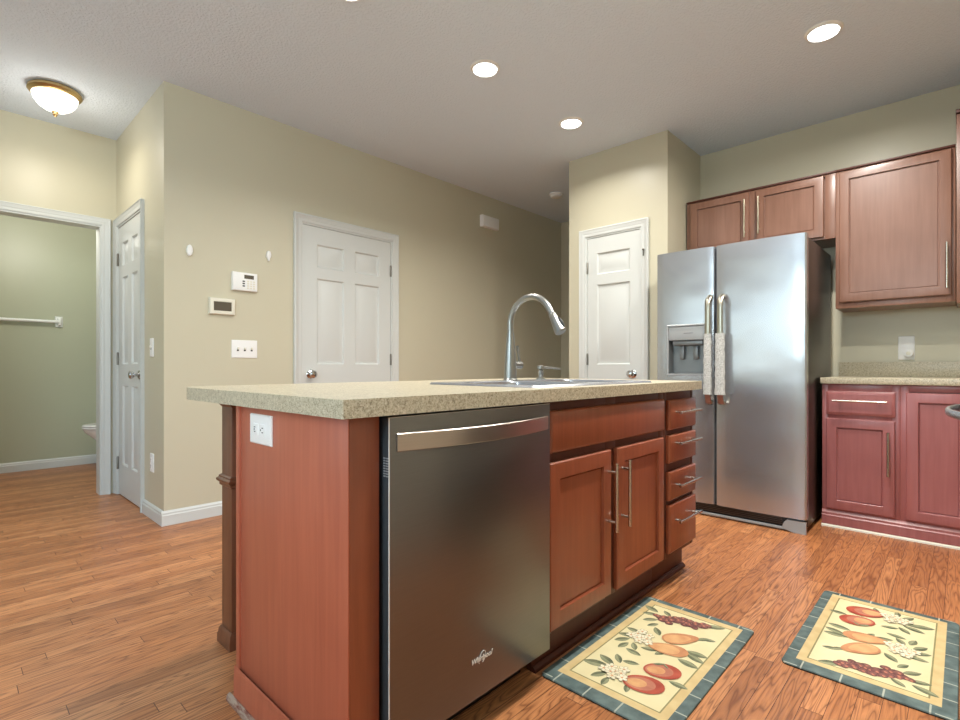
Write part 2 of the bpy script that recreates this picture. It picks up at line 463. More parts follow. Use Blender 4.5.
def knob(parent, fr, u, v, d):
    bm = bmesh.new()
    ax = fr.n
    prof = [(0.032, 0), (0.032, 0.004), (0.024, 0.009), (0.011, 0.013), (0.011, 0.030), (0.021, 0.037), (0.028, 0.047), (0.028, 0.056), (0.020, 0.064), (0.004, 0.067)]
    c = fr.p(u, v, d); s = fr.u; w = Vector((0, 0, 1)); n = 28
    loops(bm, [[c + (s * math.cos(2 * PI * k / n) + w * math.sin(2 * PI * k / n)) * r + ax * h for k in range(n)] for r, h in prof])
    structure('knob', bm, M['chrome'], parent=parent)
def door(name, fr, o0, o1, panels2, knob_side, hinges=(0.24, 1.04, 1.80), d_rec=-0.002):
    u0, u1 = o0 + 0.014, o1 - 0.014
    W_ = u1 - u0; pans = []
    st = 0.115 if panels2 else 0.085
    mid = 0.10
    colsu = [(u0 + st, u0 + W_ / 2 - mid / 2), (u0 + W_ / 2 + mid / 2, u1 - st)] if panels2 else [(u0 + st, u1 - st)]
    for a, b in colsu:
        for c, d in ((0.24, 0.84), (1.00, 1.655), (1.74, 1.915)): pans.append((a, b, c, d))
    bm = bmesh.new()
    f2 = Fr(fr.p(0, 0, d_rec - 0.035), fr.u, fr.n)
    f2.grid(bm, u0, u1, 0.008, DZ - 0.014, 0.035, pans)
    o = structure(name, bm, M['white'])
    ku = u0 + 0.06 if knob_side < 0 else u1 - 0.06
    knob(o, fr, ku, 0.925, d_rec)
    hu = u1 + 0.001 if knob_side < 0 else u0 - 0.001
    for hz in hinges:
        h = bmesh.new(); c = fr.p(hu, 0, d_rec + 0.006)
        lathe(h, [(0.0075, hz - .045), (0.0075, hz + .045), (0.004, hz + .052)], (c.x, c.y, 0), 'z', 12)
        fr.bx(h, hu - 0.013 if knob_side > 0 else hu, hu if knob_side > 0 else hu + 0.012, hz - .045, hz + .045, d_rec, d_rec + 0.004, 0)
        structure('hinge', h, M['hinge'], parent=o)
    return o
casing('trim_1', FN, *D1, DZ); door('door_1', FN, *D1, True, -1)
casing('trim_2', FW, *D2, DZ, 0.051); door('door_2', FW, *D2, True, 1)
casing('trim_3', FP, *D3, DZ, 0.060); door('door_3', FP, *D3, False, 1)
casing('trim_4', FH, 0.06, 0.866, DZ, 0.056)
# strike catch on the pantry casing, as in the photo
# ---- baseboards
def baseboard(name, fr, runs):
    bm = bmesh.new()
    for a, b in runs:
        pr = [(0, 0.0), (0.015, 0.0), (0.015, 0.062), (0.011, 0.068), (0.011, 0.078), (0.006, 0.086), (0, 0.090)]
        loops(bm, [[fr.p(u, z, d) for d, z in pr] for u in (a, b)])
    return structure(name, bm, M['white'])
baseboard('baseboard_back', FN, [(XW - 0.015, D1[0] - .062), (D1[1] + .062, 5.25)])
baseboard('baseboard_closet', FW, [(D2[1] + .051, -(YN - 0.0005))])
baseboard('baseboard_hall', FH, [(XB, 0.06 - .056)])
baseboard('baseboard_bath', Fr((0, YB, 0), (1, 0, 0), (0, -1, 0)), [(-1.2, 1.75)])
baseboard('baseboard_pantry', FP, [(-YP1, D3[0] - .06), (D3[1] + .06, -YP0)])
baseboard('baseboard_far_end', Fr((5.25, 0, 0), (0, -1, 0), (-1, 0, 0)), [(-YN + .015, -YP1)])
baseboard('baseboard_window', FB_, [(YR, YH - .015)])

# ------------------------------------------------------------------ ceiling lights
CANS = [(2.221, 2.054, 'lit recessed ceiling light above the middle of the island'),
        (3.141, 2.06, 'smallest lit recessed ceiling light nearest the pantry block'),
        (3.196, 0.535, 'large oval lit recessed ceiling light above the rugs near the cabinets'),
        (1.312, 2.079, 'recessed ceiling light cut by the top edge of the photo, only its rim showing')]
def can(x, y, label, i):
    t = Thing('recessed_light', label, 'ceiling light', (x, y, H_CEIL), 'recessed ceiling lights')
    b = bmesh.new()
    lathe(b, [(0.071, -0.012), (0.074, -0.006), (0.083, -0.005), (0.087, 0.0), (0.071, 0.0)], (x, y, H_CEIL - 0.0005), 'z', 36, caps=False)
    t.part('trim_ring', b, M['plastic'])
    b = bmesh.new(); lathe(b, [(0.0705, -0.004), (0.060, -0.010), (0.035, -0.013), (0.004, -0.014)], (x, y, H_CEIL - 0.0005), 'z', 36)
    t.part('lens', b, M['bulb'])
def can_lamp(x, y, power, spread):
    # beam of a downlight
    d = bpy.data.lights.new('can_lamp', 'AREA'); d.shape = 'DISK'; d.size = 0.11; d.energy = power; d.color = CAN_COLOR; d.spread = math.radians(spread)
    o = bpy.data.objects.new('can_lamp', d); COL.objects.link(o); o.location = (x, y, H_CEIL - 0.018)
for i, (x, y, l) in enumerate(CANS): can(x, y, l, i); can_lamp(x, y, CAN_POWER * (2.3 if y < 1 else 1), 168 if y < 1 else 146)
can_lamp(2.28, 0.535, CAN_POWER * 2.3, 160); can_lamp(1.36, 0.535, CAN_POWER * 1.2, 150)
# hall flush mount
hx, hy = 0.518, 4.205
t = Thing('flush_mount_light', 'brass rimmed dome ceiling light glowing in the hall', 'ceiling light', (hx, hy, H_CEIL))
b = bmesh.new(); lathe(b, [(0.09, 0.0), (0.126, -0.002), (0.137, -0.012), (0.139, -0.026), (0.127, -0.040), (0.116, -0.044), (0.09, -0.044)], (hx, hy, H_CEIL - .0005), 'z', 48, caps=True)
t.part('pan', b, M['brass'])
b = bmesh.new(); lathe(b, [(0.118, -0.046), (0.116, -0.052), (0.108, -0.078), (0.088, -0.106), (0.06, -0.126), (0.03, -0.138), (0.004, -0.142)], (hx, hy, H_CEIL), 'z', 48)
t.part('glass_dome', b, M['dome'])
b = bmesh.new(); lathe(b, [(0.018, -0.141), (0.018, -0.147), (0.011, -0.153), (0.013, -0.160), (0.007, -0.170), (0.002, -0.173)], (hx, hy, H_CEIL), 'z', 20)
t.part('finial', b, M['brass'])
def point(name, loc, power, color, r=0.06):
    d = bpy.data.lights.new(name, 'POINT'); d.energy = power; d.color = color; d.shadow_soft_size = r
    o = bpy.data.objects.new(name, d); COL.objects.link(o); o.location = loc
d = bpy.data.lights.new('hall_lamp', 'AREA'); d.shape = 'DISK'; d.size = 0.24; d.energy = DOME_POWER; d.color = (1.0, 0.93, 0.80)
o = bpy.data.objects.new('hall_lamp', d); COL.objects.link(o); o.location = (hx, hy, H_CEIL - 0.19)
point('hall_lamp', (hx, hy, H_CEIL - 0.36), 3.6, (1.0, 0.93, 0.80), 0.10)
point('fill_light', (-1.5, 0.35, 1.9), FILL_POWER, (0.70, 0.90, 1.0), 0.5)  # unseen cool fill light, added to brighten the ceiling and walls
point('bath_lamp', (0.6, 5.2, 2.25), BATH_POWER, (1.0, 0.96, 0.88), 0.15)
# smoke detector
b = bmesh.new(); lathe(b, [(0.068, 0), (0.068, -0.010), (0.056, -0.013), (0.056, -0.030), (0.045, -0.036), (0.012, -0.037)], (4.334, 3.023, H_CEIL - .0005), 'z', 32)
t = Thing('smoke_detector', 'round white smoke detector on the ceiling beside the pantry block', 'smoke detector', (4.334, 3.023, H_CEIL))
t.part('housing', b, M['plastic'])
b = bmesh.new(); box(b, 4.30, 4.325, 2.985, 2.992, H_CEIL - .034, H_CEIL - .027); t.part('vent_slot', b, M['slot'])

# ------------------------------------------------------------------ island
YC, YB_ = 0.9576, 1.5488        # face frame plane, back of the cabinets
XE = 0.6038                    # end panel plane
XI1 = 2.5200
TOPZ, UND = 0.9108, 0.8709
FI = Fr((0, YC, 0), (1, 0, 0), (0, -1, 0))
SHAKER = [(0, 0), (0, 0.014), (0.004, 0.0185), (0.008, 0.0195), (0.053, 0.0195), (0.0545, 0.018), (0.0555, 0.007), (0.0595, 0.006), (0.062, 0.0095)]
SLABF = [(0, 0), (0, 0.012), (0.003, 0.0165), (0.009, 0.0195)]
def bar_pull(t, parent, fr, u, v, length, vert, d0=0.0195, out=0.034, r=0.0062, mat=None):
    bm = bmesh.new(); h = length / 2
    ends = ((0, -h), (0, h)) if vert else ((-h, 0), (h, 0))
    posts = ((0, -h * 0.72), (0, h * 0.72)) if vert else ((-h * 0.72, 0), (h * 0.72, 0))
    tube(bm, [fr.p(u + a, v + c, d0 + out) for a, c in ends], r, 12)
    for a, c in posts: tube(bm, [fr.p(u + a, v + c, d0), fr.p(u + a, v + c, d0 + out)], r * 0.85, 10)
    t.part('handle', bm, mat or M['nickel'], parent)
def cab_door(t, fr, u0, u1, v0, v1, mat, hu=None, hv=None, hl=0.235, hm=None, out=0.034):
    b = bmesh.new(); fr.prof(b, u0, u1, v0, v1, SHAKER)
    o = t.part('door', b, mat)
    if hu is not None: bar_pull(t, o, fr, hu, hv, hl, True, mat=hm, out=out)
    return o
def cab_drawer(t, fr, u0, u1, v0, v1, mat, pl=None, hm=None, name='drawer', d=SLABF, hv=None):
    b = bmesh.new(); fr.prof(b, u0, u1, v0, v1, d)
    o = t.part(name, b, mat)
    if pl: bar_pull(t, o, fr, (u0 + u1) / 2, hv or (v0 + v1) / 2, pl, False, mat=hm)
    return o
# end panel with stile, base and shoe
t = Thing('island_end_panel', 'reddish cherry end panel of the island with a scuffed base strip', 'cabinet panel', (XE, 1.19, 0))
b = bmesh.new(); box(b, XE, XE + 0.004, YC + 0.0005, 1.5194, 0.0, UND - .001, 0.001); box(b, XE + 0.004, XE + 0.018, YC + 0.0215, 1.5194, 0.0, UND - .001, 0); t.part('panel', b, M['cherry_panel'])
b = bmesh.new(); box(b, XE - 0.006, XE + 0.018, 1.5199, 1.5414, 0.0, UND - .001, 0.002); t.part('stile', b, M['cherry_panel'])
b = bmesh.new()
loops(b, [[Vector((XE - d, y, z)) for d, z in ((0.0065, 0.0), (0.010, 0.0), (0.010, 0.076), (0.0085, 0.082), (0.0085, 0.094), (0.008, 0.106), (0.0065, 0.109))] for y in (YC, 1.5477)])
base = t.part('base_moulding', b, M['cherry_panel'])
b = bmesh.new(); loops(b, [[Vector((XE - 0.0105 - d, y, z)) for d, z in ((0, 0.0), (0.011, 0.0), (0.011, 0.008), (0.008, 0.016), (0.004, 0.020), (0, 0.021))] for y in (YC, 1.5729)])
t.part('shoe_strip', b, M['worn'], base, 'scuffed greyish shoe strip')
b = bmesh.new(); box(b, XE + 0.0042, 0.6846, YC, YC + 0.021, 0.0, UND - .001, 0.0015); t.part('front_stile', b, M['cherry'])
b = bmesh.new(); box(b, XE + 0.0185, XI1, 1.5493, 1.5682, 0.0, UND - .001, 0.001); t.part('back_panel', b, M['cherry_panel'])
# dishwasher
DX0, DX1 = 0.6951, 1.3052; DY = 0.9335
t = Thing('dishwasher', 'black stainless dishwasher with a curved bar handle set in the island', 'dishwasher', (1.0, YC, 0))
b = bmesh.new(); box(b, DX0 + .004, DX1 - .004, YC + .024, 1.53, 0.09, 0.8625, 0.002); t.part('tub', b, M['gasket'])
b = bmesh.new(); box(b, DX0 + 0.001, DX1 - .001, DY + 0.003, YC + 0.020, 0.1033, 0.8636, 0.002); liner = t.part('door_edge', b, M['dwside'])
b = bmesh.new(); box(b, DX0, DX1, DY, DY + 0.0028, 0.1033, 0.8636, 0.0011); t.part('front_panel', b, M['black_steel'])
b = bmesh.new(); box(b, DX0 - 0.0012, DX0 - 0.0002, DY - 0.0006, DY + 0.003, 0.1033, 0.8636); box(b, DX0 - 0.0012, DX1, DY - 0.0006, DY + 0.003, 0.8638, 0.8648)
t.part('edge_highlight', b, M['silver_print'], None, 'pale strip for the highlight on the front panel edge')  # pale strips stand in for light caught on the panel's bevelled edges
b = bmesh.new()
for k in range(8):
    for j in range(2): box(b, DX0 - 0.0006, DX0 + 0.001, DY + 0.006 + j * 0.010, DY + 0.013 + j * 0.010, 0.7302 + k * 0.0058, 0.7328 + k * 0.0058)
t.part('side_vent', b, M['grey_plastic'], liner)
b = bmesh.new()
n = 24; rows = []
for i in range(n + 1):
    q = i / n; x = 0.7140 + q * (1.2915 - 0.7140); bow = 0.004 + 0.040 * (1 - (2 * q - 1) ** 2)
    y = DY - bow; hh = 0.0205
    rows.append([Vector((x, y + 0.008, 0.8074 - hh)), Vector((x, y + 0.0015, 0.8074 - hh)), Vector((x, y, 0.8074 - hh + 0.0015)), Vector((x, y, 0.8074 + hh - 0.0015)), Vector((x, y + 0.0015, 0.8074 + hh)), Vector((x, y + 0.008, 0.8074 + hh))])
loops(b, rows)
for x in (0.7140, 1.2915): box(b, x - 0.006 if x > 1 else x, x if x > 1 else x + 0.006, DY - 0.004, DY - 0.0003, 0.7880, 0.8268, 0.001)
t.part('handle', b, M['handle_steel'])
b = bmesh.new(); box(b, DX0 + .02, DX1 - .02, YC + 0.075, YC + 0.09, 0.0, 0.098, 0.002); t.part('kick_plate', b, M['black'])
# lettering, as on the photo's dishwasher front
fc = bpy.data.curves.new('lettering', 'FONT'); fc.body = 'Whirlpool'; fc.size = 0.0192; fc.shear = 0.3; fc.extrude = 0.0004; fc.align_x = 'CENTER'; fc.offset = 0.0004
fo = bpy.data.objects.new('lettering_curve', fc); COL.objects.link(fo)
bpy.context.view_layer.update()
me = bpy.data.meshes.new_from_object(fo.evaluated_get(bpy.context.evaluated_depsgraph_get())); me.name = 'logo_lettering'
bpy.data.objects.remove(fo)
lb = bmesh.new(); lb.from_mesh(me); bpy.data.meshes.remove(me)
for v in lb.verts: v.co = Vector((0.9954 + v.co.x * 1.0, DY - 0.0009 - v.co.z, 0.1989 + v.co.y))
rn = [(-0.006 + 0.016 * math.cos(a) , 0.0065 + 0.0155 * math.sin(a)) for a in [math.radians(k) for k in range(-60, 250, 10)]]
tube(lb, [Vector((0.9954 + 0.004 + u * 0.75 + v * 0.35, DY - 0.0010, 0.1989 + v)) for u, v in rn], 0.0007, 6)
t.part('logo_lettering', lb, M['silver_print'], smooth=False)

# sink base cabinet
SX0, SX1 = 1.3099, 2.1830
def cab_body(t, fr, u0, u1, v0, v1, depth, stiles, rails, mat_in=M['cherry_dark'], fmat=M['cherry_dark'], hollow=False):
    """carcass behind a face frame"""
    b = bmesh.new()
    if hollow:
        fr.bx(b, u0, u0 + .016, v0, v1, -depth, -0.0205, 0); fr.bx(b, u1 - .016, u1, v0, v1, -depth, -0.0205, 0)
        fr.bx(b, u0 + .016, u1 - .016, v0, v0 + .016, -depth, -0.0205, 0); fr.bx(b, u0 + .016, u1 - .016, v0 + .016, v1, -depth, -depth + .012, 0)
    else: fr.bx(b, u0, u1, v0, v1, -depth, -0.0205, 0)
    t.part('body', b, mat_in)
    b = bmesh.new()
    for a, c in stiles: fr.bx(b, a, c, v0, v1, -0.020, 0.0, 0.001)
    ss = sorted(stiles)
    for (a0, a1), (b0, b1) in zip(ss, ss[1:]):
        for c, d in rails: fr.bx(b, a1, b0, c, d, -0.020, 0.0, 0.001)
    t.part('face_frame', b, fmat)
t = Thing('sink_cabinet', 'cherry sink cabinet in the island with two panelled doors', 'cabinet', (1.745, YC, 0), None)
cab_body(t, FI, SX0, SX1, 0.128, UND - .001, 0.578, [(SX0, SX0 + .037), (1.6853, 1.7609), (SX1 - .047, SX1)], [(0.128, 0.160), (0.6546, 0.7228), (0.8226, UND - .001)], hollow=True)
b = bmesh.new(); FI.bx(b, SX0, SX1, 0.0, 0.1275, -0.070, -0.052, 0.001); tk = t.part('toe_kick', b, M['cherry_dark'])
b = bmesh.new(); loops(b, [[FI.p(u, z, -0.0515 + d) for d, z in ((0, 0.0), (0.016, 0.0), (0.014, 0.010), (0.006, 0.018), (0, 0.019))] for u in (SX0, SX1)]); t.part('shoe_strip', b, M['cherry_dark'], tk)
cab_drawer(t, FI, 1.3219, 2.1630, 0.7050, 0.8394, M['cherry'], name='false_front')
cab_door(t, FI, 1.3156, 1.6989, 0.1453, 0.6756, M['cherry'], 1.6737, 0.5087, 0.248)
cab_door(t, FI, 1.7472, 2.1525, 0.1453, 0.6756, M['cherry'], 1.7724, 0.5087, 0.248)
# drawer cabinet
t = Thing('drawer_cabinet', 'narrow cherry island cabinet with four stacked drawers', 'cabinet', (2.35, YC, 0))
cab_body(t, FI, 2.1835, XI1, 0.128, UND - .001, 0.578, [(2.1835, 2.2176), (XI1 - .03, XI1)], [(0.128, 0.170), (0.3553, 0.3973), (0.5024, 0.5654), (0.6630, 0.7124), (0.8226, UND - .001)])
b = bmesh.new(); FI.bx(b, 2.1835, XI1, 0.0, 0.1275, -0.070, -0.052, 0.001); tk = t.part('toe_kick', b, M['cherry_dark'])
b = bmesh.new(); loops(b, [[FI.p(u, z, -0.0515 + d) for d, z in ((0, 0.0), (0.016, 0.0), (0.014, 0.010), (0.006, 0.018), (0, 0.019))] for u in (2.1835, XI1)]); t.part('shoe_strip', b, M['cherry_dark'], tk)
for v0, v1, hv in ((0.6987, 0.8310, 0.7774), (0.5517, 0.6756, 0.6399), (0.3858, 0.5139, 0.4540), (0.1527, 0.3669, 0.2955)):
    cab_drawer(t, FI, 2.2134, 2.5158, v0, v1, M['cherry'], 0.247, hv=hv)
# shoe moulding along the island toe
# support post
px0, px1, py0, py1 = 0.700, 0.79, 1.840, 1.930
t = Thing('support_post', 'brown square support post under the overhanging left end of the counter', 'post', (0.745, 1.885, 0))
b = bmesh.new(); box(b, px0, px1, py0, py1, 0.05, UND - .028, 0.003); t.part('shaft', b, M['walnut'])
def ring_mold(z, prof):
    b = bmesh.new()
    loops(b, [[Vector((px0 - d, py0 - d, z + h)), Vector((px1 + d, py0 - d, z + h)), Vector((px1 + d, py1 + d, z + h)), Vector((px0 - d, py1 + d, z + h))] for d, h in prof])
    return b
t.part('base_moulding', ring_mold(0, [(0.012, 0), (0.012, 0.028), (0.009, 0.036), (0.008, 0.048), (0.002, 0.058)]), M['walnut'])
t.part('middle_moulding', ring_mold(0.556, [(0.001, 0), (0.006, 0.005), (0.006, 0.012), (0.014, 0.020), (0.015, 0.027), (0.008, 0.032), (0.008, 0.038), (0.001, 0.042)]), M['walnut'])
t.part('cap_moulding', ring_mold(UND - .032, [(0.001, 0), (0.010, 0.012), (0.014, 0.020), (0.014, 0.030)]), M['walnut'])
# countertop with sink cut-out
CX0, CX1, CY0, CY1 = 0.5691, 2.5631, 0.9230, 1.970
SKX0, SKX1, SKY0, SKY1 = 1.3073, 2.1788, 0.9922, 1.5278
def rounded(x0, x1, y0, y1, r, n=8):
    pts = []
    for (cx, cy, a0, rr) in ((x1 - r[1], y0 + r[1], -90, r[1]), (x1 - r[2], y1 - r[2], 0, r[2]), (x0 + r[3], y1 - r[3], 90, r[3]), (x0 + r[0], y0 + r[0], 180, r[0])):
        for i in range(n + 1):
            a = math.radians(a0 + 90 * i / n); pts.append((cx + rr * math.cos(a), cy + rr * math.sin(a)))
    return pts
def slab_hole(bm, outer, inner, z0, z1, bev=0.0015):
    vs = {}
    def ring(pts, z, inset=0):
        return [bm.verts.new((x, y, z)) for x, y in pts]
    ot, ob = ring(outer, z1), ring(outer, z0)
    it, ib = ring(inner, z1), ring(inner, z0)
    for a, b_ in ((ot, ob), (it, ib)):
        n = len(a)
        for i in range(n): bm.faces.new([a[i], a[(i + 1) % n], b_[(i + 1) % n], b_[i]])
    for o_, i_ in ((ot, it), (ob, ib)):
        ed = []
        for L in (o_, i_):
            for i in range(len(L)):
                e = bm.edges.get((L[i], L[(i + 1) % len(L)])); ed.append(e)
        bmesh.ops.triangle_fill(bm, edges=ed, use_beauty=True, use_dissolve=False)
b = bmesh.new()
slab_hole(b, rounded(CX0, CX1, CY0, CY1, (0.004, 0.02, 0.06, 0.11)), rounded(SKX0 + .016, SKX1 - .016, SKY0 + .016, SKY1 - .016, (.03,) * 4), UND, TOPZ)
single('island_countertop', b, M['laminate'], 'speckled beige laminate countertop of the island around the sink', 'countertop', (1.5, 1.39, UND))
# sink
t = Thing('sink', 'stainless double bowl sink dropped into the island countertop', 'sink', (1.743, 1.26, TOPZ))
b = bmesh.new()
rz = TOPZ + 0.0008
bowls = [(SKX0 + .045, 1.7220, SKY0 + .035, SKY1 - .105), (1.7640, SKX1 - .045, SKY0 + .035, SKY1 - .105)]
def rim():
    b = bmesh.new()
    R0 = rounded(SKX0, SKX1, SKY0, SKY1, (.04,) * 4)
    top = rounded(SKX0 + .006, SKX1 - .006, SKY0 + .006, SKY1 - .006, (.036,) * 4)
    o0 = [b.verts.new((x, y, rz)) for x, y in R0]; o1 = [b.verts.new((x, y, rz + .007)) for x, y in top]
    n = len(o0)
    for i in range(n): b.faces.new([o0[i], o0[(i + 1) % n], o1[(i + 1) % n], o1[i]])
    ed = [b.edges.get((o1[i], o1[(i + 1) % n])) for i in range(n)]
    for x0, x1, y0, y1 in bowls:
        q = [b.verts.new((x, y, rz + .007)) for x, y in rounded(x0, x1, y0, y1, (.05,) * 4)]
        m = len(q)
        for i in range(m): ed.append(b.edges.new((q[i], q[(i + 1) % m])))
    bmesh.ops.triangle_fill(b, edges=ed, use_beauty=True, use_dissolve=False)
    return b
t.part('rim', rim(), M['steel'])
for x0, x1, y0, y1 in bowls:
    b = bmesh.new()
    rr = []
    for ins, z, r in ((0, rz + .007, .05), (0.004, rz, .05), (0.012, rz - .16, .05), (0.045, rz - .185, .04)):
        rr.append([Vector((x, y, z)) for x, y in rounded(x0 + ins, x1 - ins, y0 + ins, y1 - ins, (r,) * 4)])
    loops(b, rr, False, True)
    bo = t.part('bowl', b, M['steel'])
    b = bmesh.new(); lathe(b, [(0.045, 0.0), (0.045, .004), (0.03, .005), (0.028, 0.001), (.004, .001)], ((x0 + x1) / 2, (y0 + y1) / 2, rz - .1845), 'z', 24)
    t.part('drain', b, M['chrome'], bo)
# faucet
fx, fy, fz = 1.7493, 1.4647, rz + .0075
t = Thing('faucet', 'tall gooseneck pull-down faucet standing on the island sink', 'faucet', (fx, fy, fz))
b = bmesh.new()
lathe(b, [(0.032, 0), (0.032, .004), (0.028, .008), (0.028, .03), (0.0247, .094), (0.0195, .168), (0.0152, .21), (0.0142, .2155)], (fx, fy, fz), 'z', 28)
t.part('body', b, M['faucet'])
pts = [(fx, fy, fz + .216), (fx, fy, fz + .248)]
R = 0.1125; cy = fy - R; cz = fz + .248
for k in range(1, 17):
    a = math.radians(k * 9.4); pts.append((fx, cy + R * math.cos(a), cz + R * math.sin(a)))
a = math.radians(150); d = Vector((0, -math.sin(a), math.cos(a)))
e0 = Vector(pts[-1]); e1 = e0 + d * 0.026
pts.append(tuple(e1))
b = bmesh.new(); tube(b, pts, 0.0134, 16); t.part('spout', b, M['faucet'])
b = bmesh.new(); q = [e1 + d * s for s in (0.0005, 0.006, 0.027, 0.061, 0.088, 0.094)]
tube(b, q, [0.013, 0.0165, 0.0175, 0.022, 0.0247, 0.021], 20); sh = t.part('spray_head', b, M['faucet'])
b = bmesh.new(); nb = Vector((0, -math.cos(math.radians(30)), math.sin(math.radians(30))))
tube(b, [e1 + d * s + nb * w for s, w in ((.030, .0155), (.045, .021), (.065, .0235), (.08, .0235))], [.005, .007, .007, .004], 10)
t.part('spray_button', b, M['black'], sh)
b = bmesh.new(); tube(b, [(fx + .019, fy, fz + .068), (fx + .052, fy, fz + .068), (fx + .070, fy, fz + .068), (fx + .074, fy, fz + .068)], [.017, .017, .0185, .012], 18)
lv = t.part('valve', b, M['faucet'])
b = bmesh.new(); tube(b, [(fx + .062, fy - .002, fz + .085), (fx + .060, fy + .002, fz + .115), (fx + .058, fy + .008, fz + .155)], [.0065, .006, .0085], 12)
t.part('lever', b, M['faucet'], lv)
# soap dispenser
sx_, sy_ = 1.9740, 1.4647
t = Thing('soap_dispenser', 'small soap pump beside the tall faucet on the sink ledge', 'soap dispenser', (sx_, sy_, fz))
b = bmesh.new(); lathe(b, [(0.022, 0), (0.022, .004), (0.013, .010), (0.011, .020), (0.014, .026), (0.014, .040), (0.009, .046)], (sx_, sy_, fz), 'z', 22); t.part('pump', b, M['faucet'])
b = bmesh.new(); lathe(b, [(0.010, .0465), (0.017, .050), (0.017, .064), (0.010, .067)], (sx_, sy_, fz), 'z', 22)
tube(b, [(sx_ + .010, sy_ - .008, fz + .058), (sx_ + .055, sy_ - .045, fz + .054), (sx_ + .075, sy_ - .060, fz + .050)], [.006, .005, .004], 10)
t.part('nozzle', b, M['faucet'])
# island outlet
def duplex(name, fr, u0, u1, v0, v1, label, horizontal, d0=0.0005):
    t = Thing(name, label, 'outlet', fr.p((u0 + u1) / 2, (v0 + v1) / 2, 0))
    b = bmesh.new(); fr.prof(b, u0, u1, v0, v1, [(0, d0), (0, d0 + .003), (.003, d0 + .006), (.008, d0 + .007)]); t.part('plate', b, M['plastic'])
    cu, cv = (u0 + u1) / 2, (v0 + v1) / 2
    for s in (-1, 1):
        ou, ov = (cu + s * .020, cv) if horizontal else (cu, cv + s * .020)
        b = bmesh.new(); fr.prof(b, ou - .015, ou + .015, ov - .016, ov + .016, [(0, d0 + .0065), (.001, d0 + .009), (.003, d0 + .0095)])
        rc = t.part('receptacle', b, M['plastic'])
        b = bmesh.new()
        for k in (-1, 1):
            if horizontal: fr.bx(b, ou + s * 0.004 - .005, ou + s * 0.004 + .004, ov + k * .006 - .0012, ov + k * .006 + .0012, d0 + .009, d0 + .0100, 0)
            else: fr.bx(b, ou + k * .006 - .0012, ou + k * .006 + .0012, ov - .002, ov + .007, d0 + .009, d0 + .0100, 0)
        fr.bx(b, ou - .009 if horizontal else ou - .0025, ou - .005 if horizontal else ou + .0025, ov - .0025 if horizontal else ov - .010, ov + .0025 if horizontal else ov - .006, d0 + .009, d0 + .0100, 0)
        t.part('slots', b, M['slot'], rc)
    return t
FE = Fr((XE, 0, 0), (0, -1, 0), (-1, 0, 0))
duplex('outlet', FE, -1.4438, -1.3135, 0.7691, 0.8499, 'white sideways outlet on the cherry end panel of the island', True)

# ------------------------------------------------------------------ fridge
FXD = 3.455                       # door face
Ff = Fr((FXD, 0, 0), (0, -1, 0), (-1, 0, 0))
FY0, FY1, FYS = 0.664, 1.566, 1.1735
FT = 1.763
t = Thing('refrigerator', 'stainless side-by-side refrigerator with dispenser standing between pantry and cabinets', 'refrigerator', (3.85, 1.115, 0))
b = bmesh.new(); box(b, FXD + .075, 4.245, FY0 + .004, FY1 - .004, 0.03, FT - 0.012, 0.004); t.part('cabinet', b, M['side'])
b = bmesh.new(); box(b, FXD + .066, FXD + .0745, FY0 + .012, FY1 - .012, 0.10, FT - .02, 0); t.part('gasket', b, M['gasket'])
def bowed_door(y0, y1, z0, z1, hole=None):
    b = bmesh.new(); n = 14
    c = (y0 + y1) / 2; hw = (y1 - y0) / 2
    def X(y): return FXD + 0.010 * ((y - c) / hw) ** 2 + (0.012 * max(0, (abs(y - c) / hw - 0.94) / 0.06) ** 2)
    ys = [c + hw * (-1 + 2 * i / n) for i in range(n + 1)] + [y0 + hw * .03, y1 - hw * .03]
    zs = [z0, z1]
    if hole: ys += [hole[0], hole[1]]; zs += [hole[2], hole[3]]
    ys = sorted(set(round(y, 5) for y in ys)); zs = sorted(set(round(z, 5) for z in zs))
    V = {(y, z): b.verts.new((X(y), y, z)) for y in ys for z in zs}
    Bk = {(y, z): b.verts.new((FXD + 0.065, y, z)) for y in ys for z in zs}
    inh = lambda ya, yb_, za, zb: hole and hole[0] - 1e-4 <= ya and yb_ <= hole[1] + 1e-4 and hole[2] - 1e-4 <= za and zb <= hole[3] + 1e-4
    for ya, yb_ in zip(ys, ys[1:]):
        for za, zb in zip(zs, zs[1:]):
            b.faces.new([Bk[(ya, za)], Bk[(yb_, za)], Bk[(yb_, zb)], Bk[(ya, zb)]])
            if inh(ya, yb_, za, zb): continue
            b.faces.new([V[(ya, za)], V[(yb_, za)], V[(yb_, zb)], V[(ya, zb)]])
        for z in (zs[0], zs[-1]): b.faces.new([V[(ya, z)], V[(yb_, z)], Bk[(yb_, z)], Bk[(ya, z)]])
    for za, zb in zip(zs, zs[1:]):
        for y in (ys[0], ys[-1]): b.faces.new([V[(y, za)], V[(y, zb)], Bk[(y, zb)], Bk[(y, za)]])
    return b
DH = (1.222, 1.484, 0.925, 1.262)
df = t.part('door', bowed_door(FYS + .004, FY1, 0.085, FT, DH), M['steel'])
dr = t.part('door', bowed_door(FY0, FYS - .004, 0.085, FT), M['steel'])
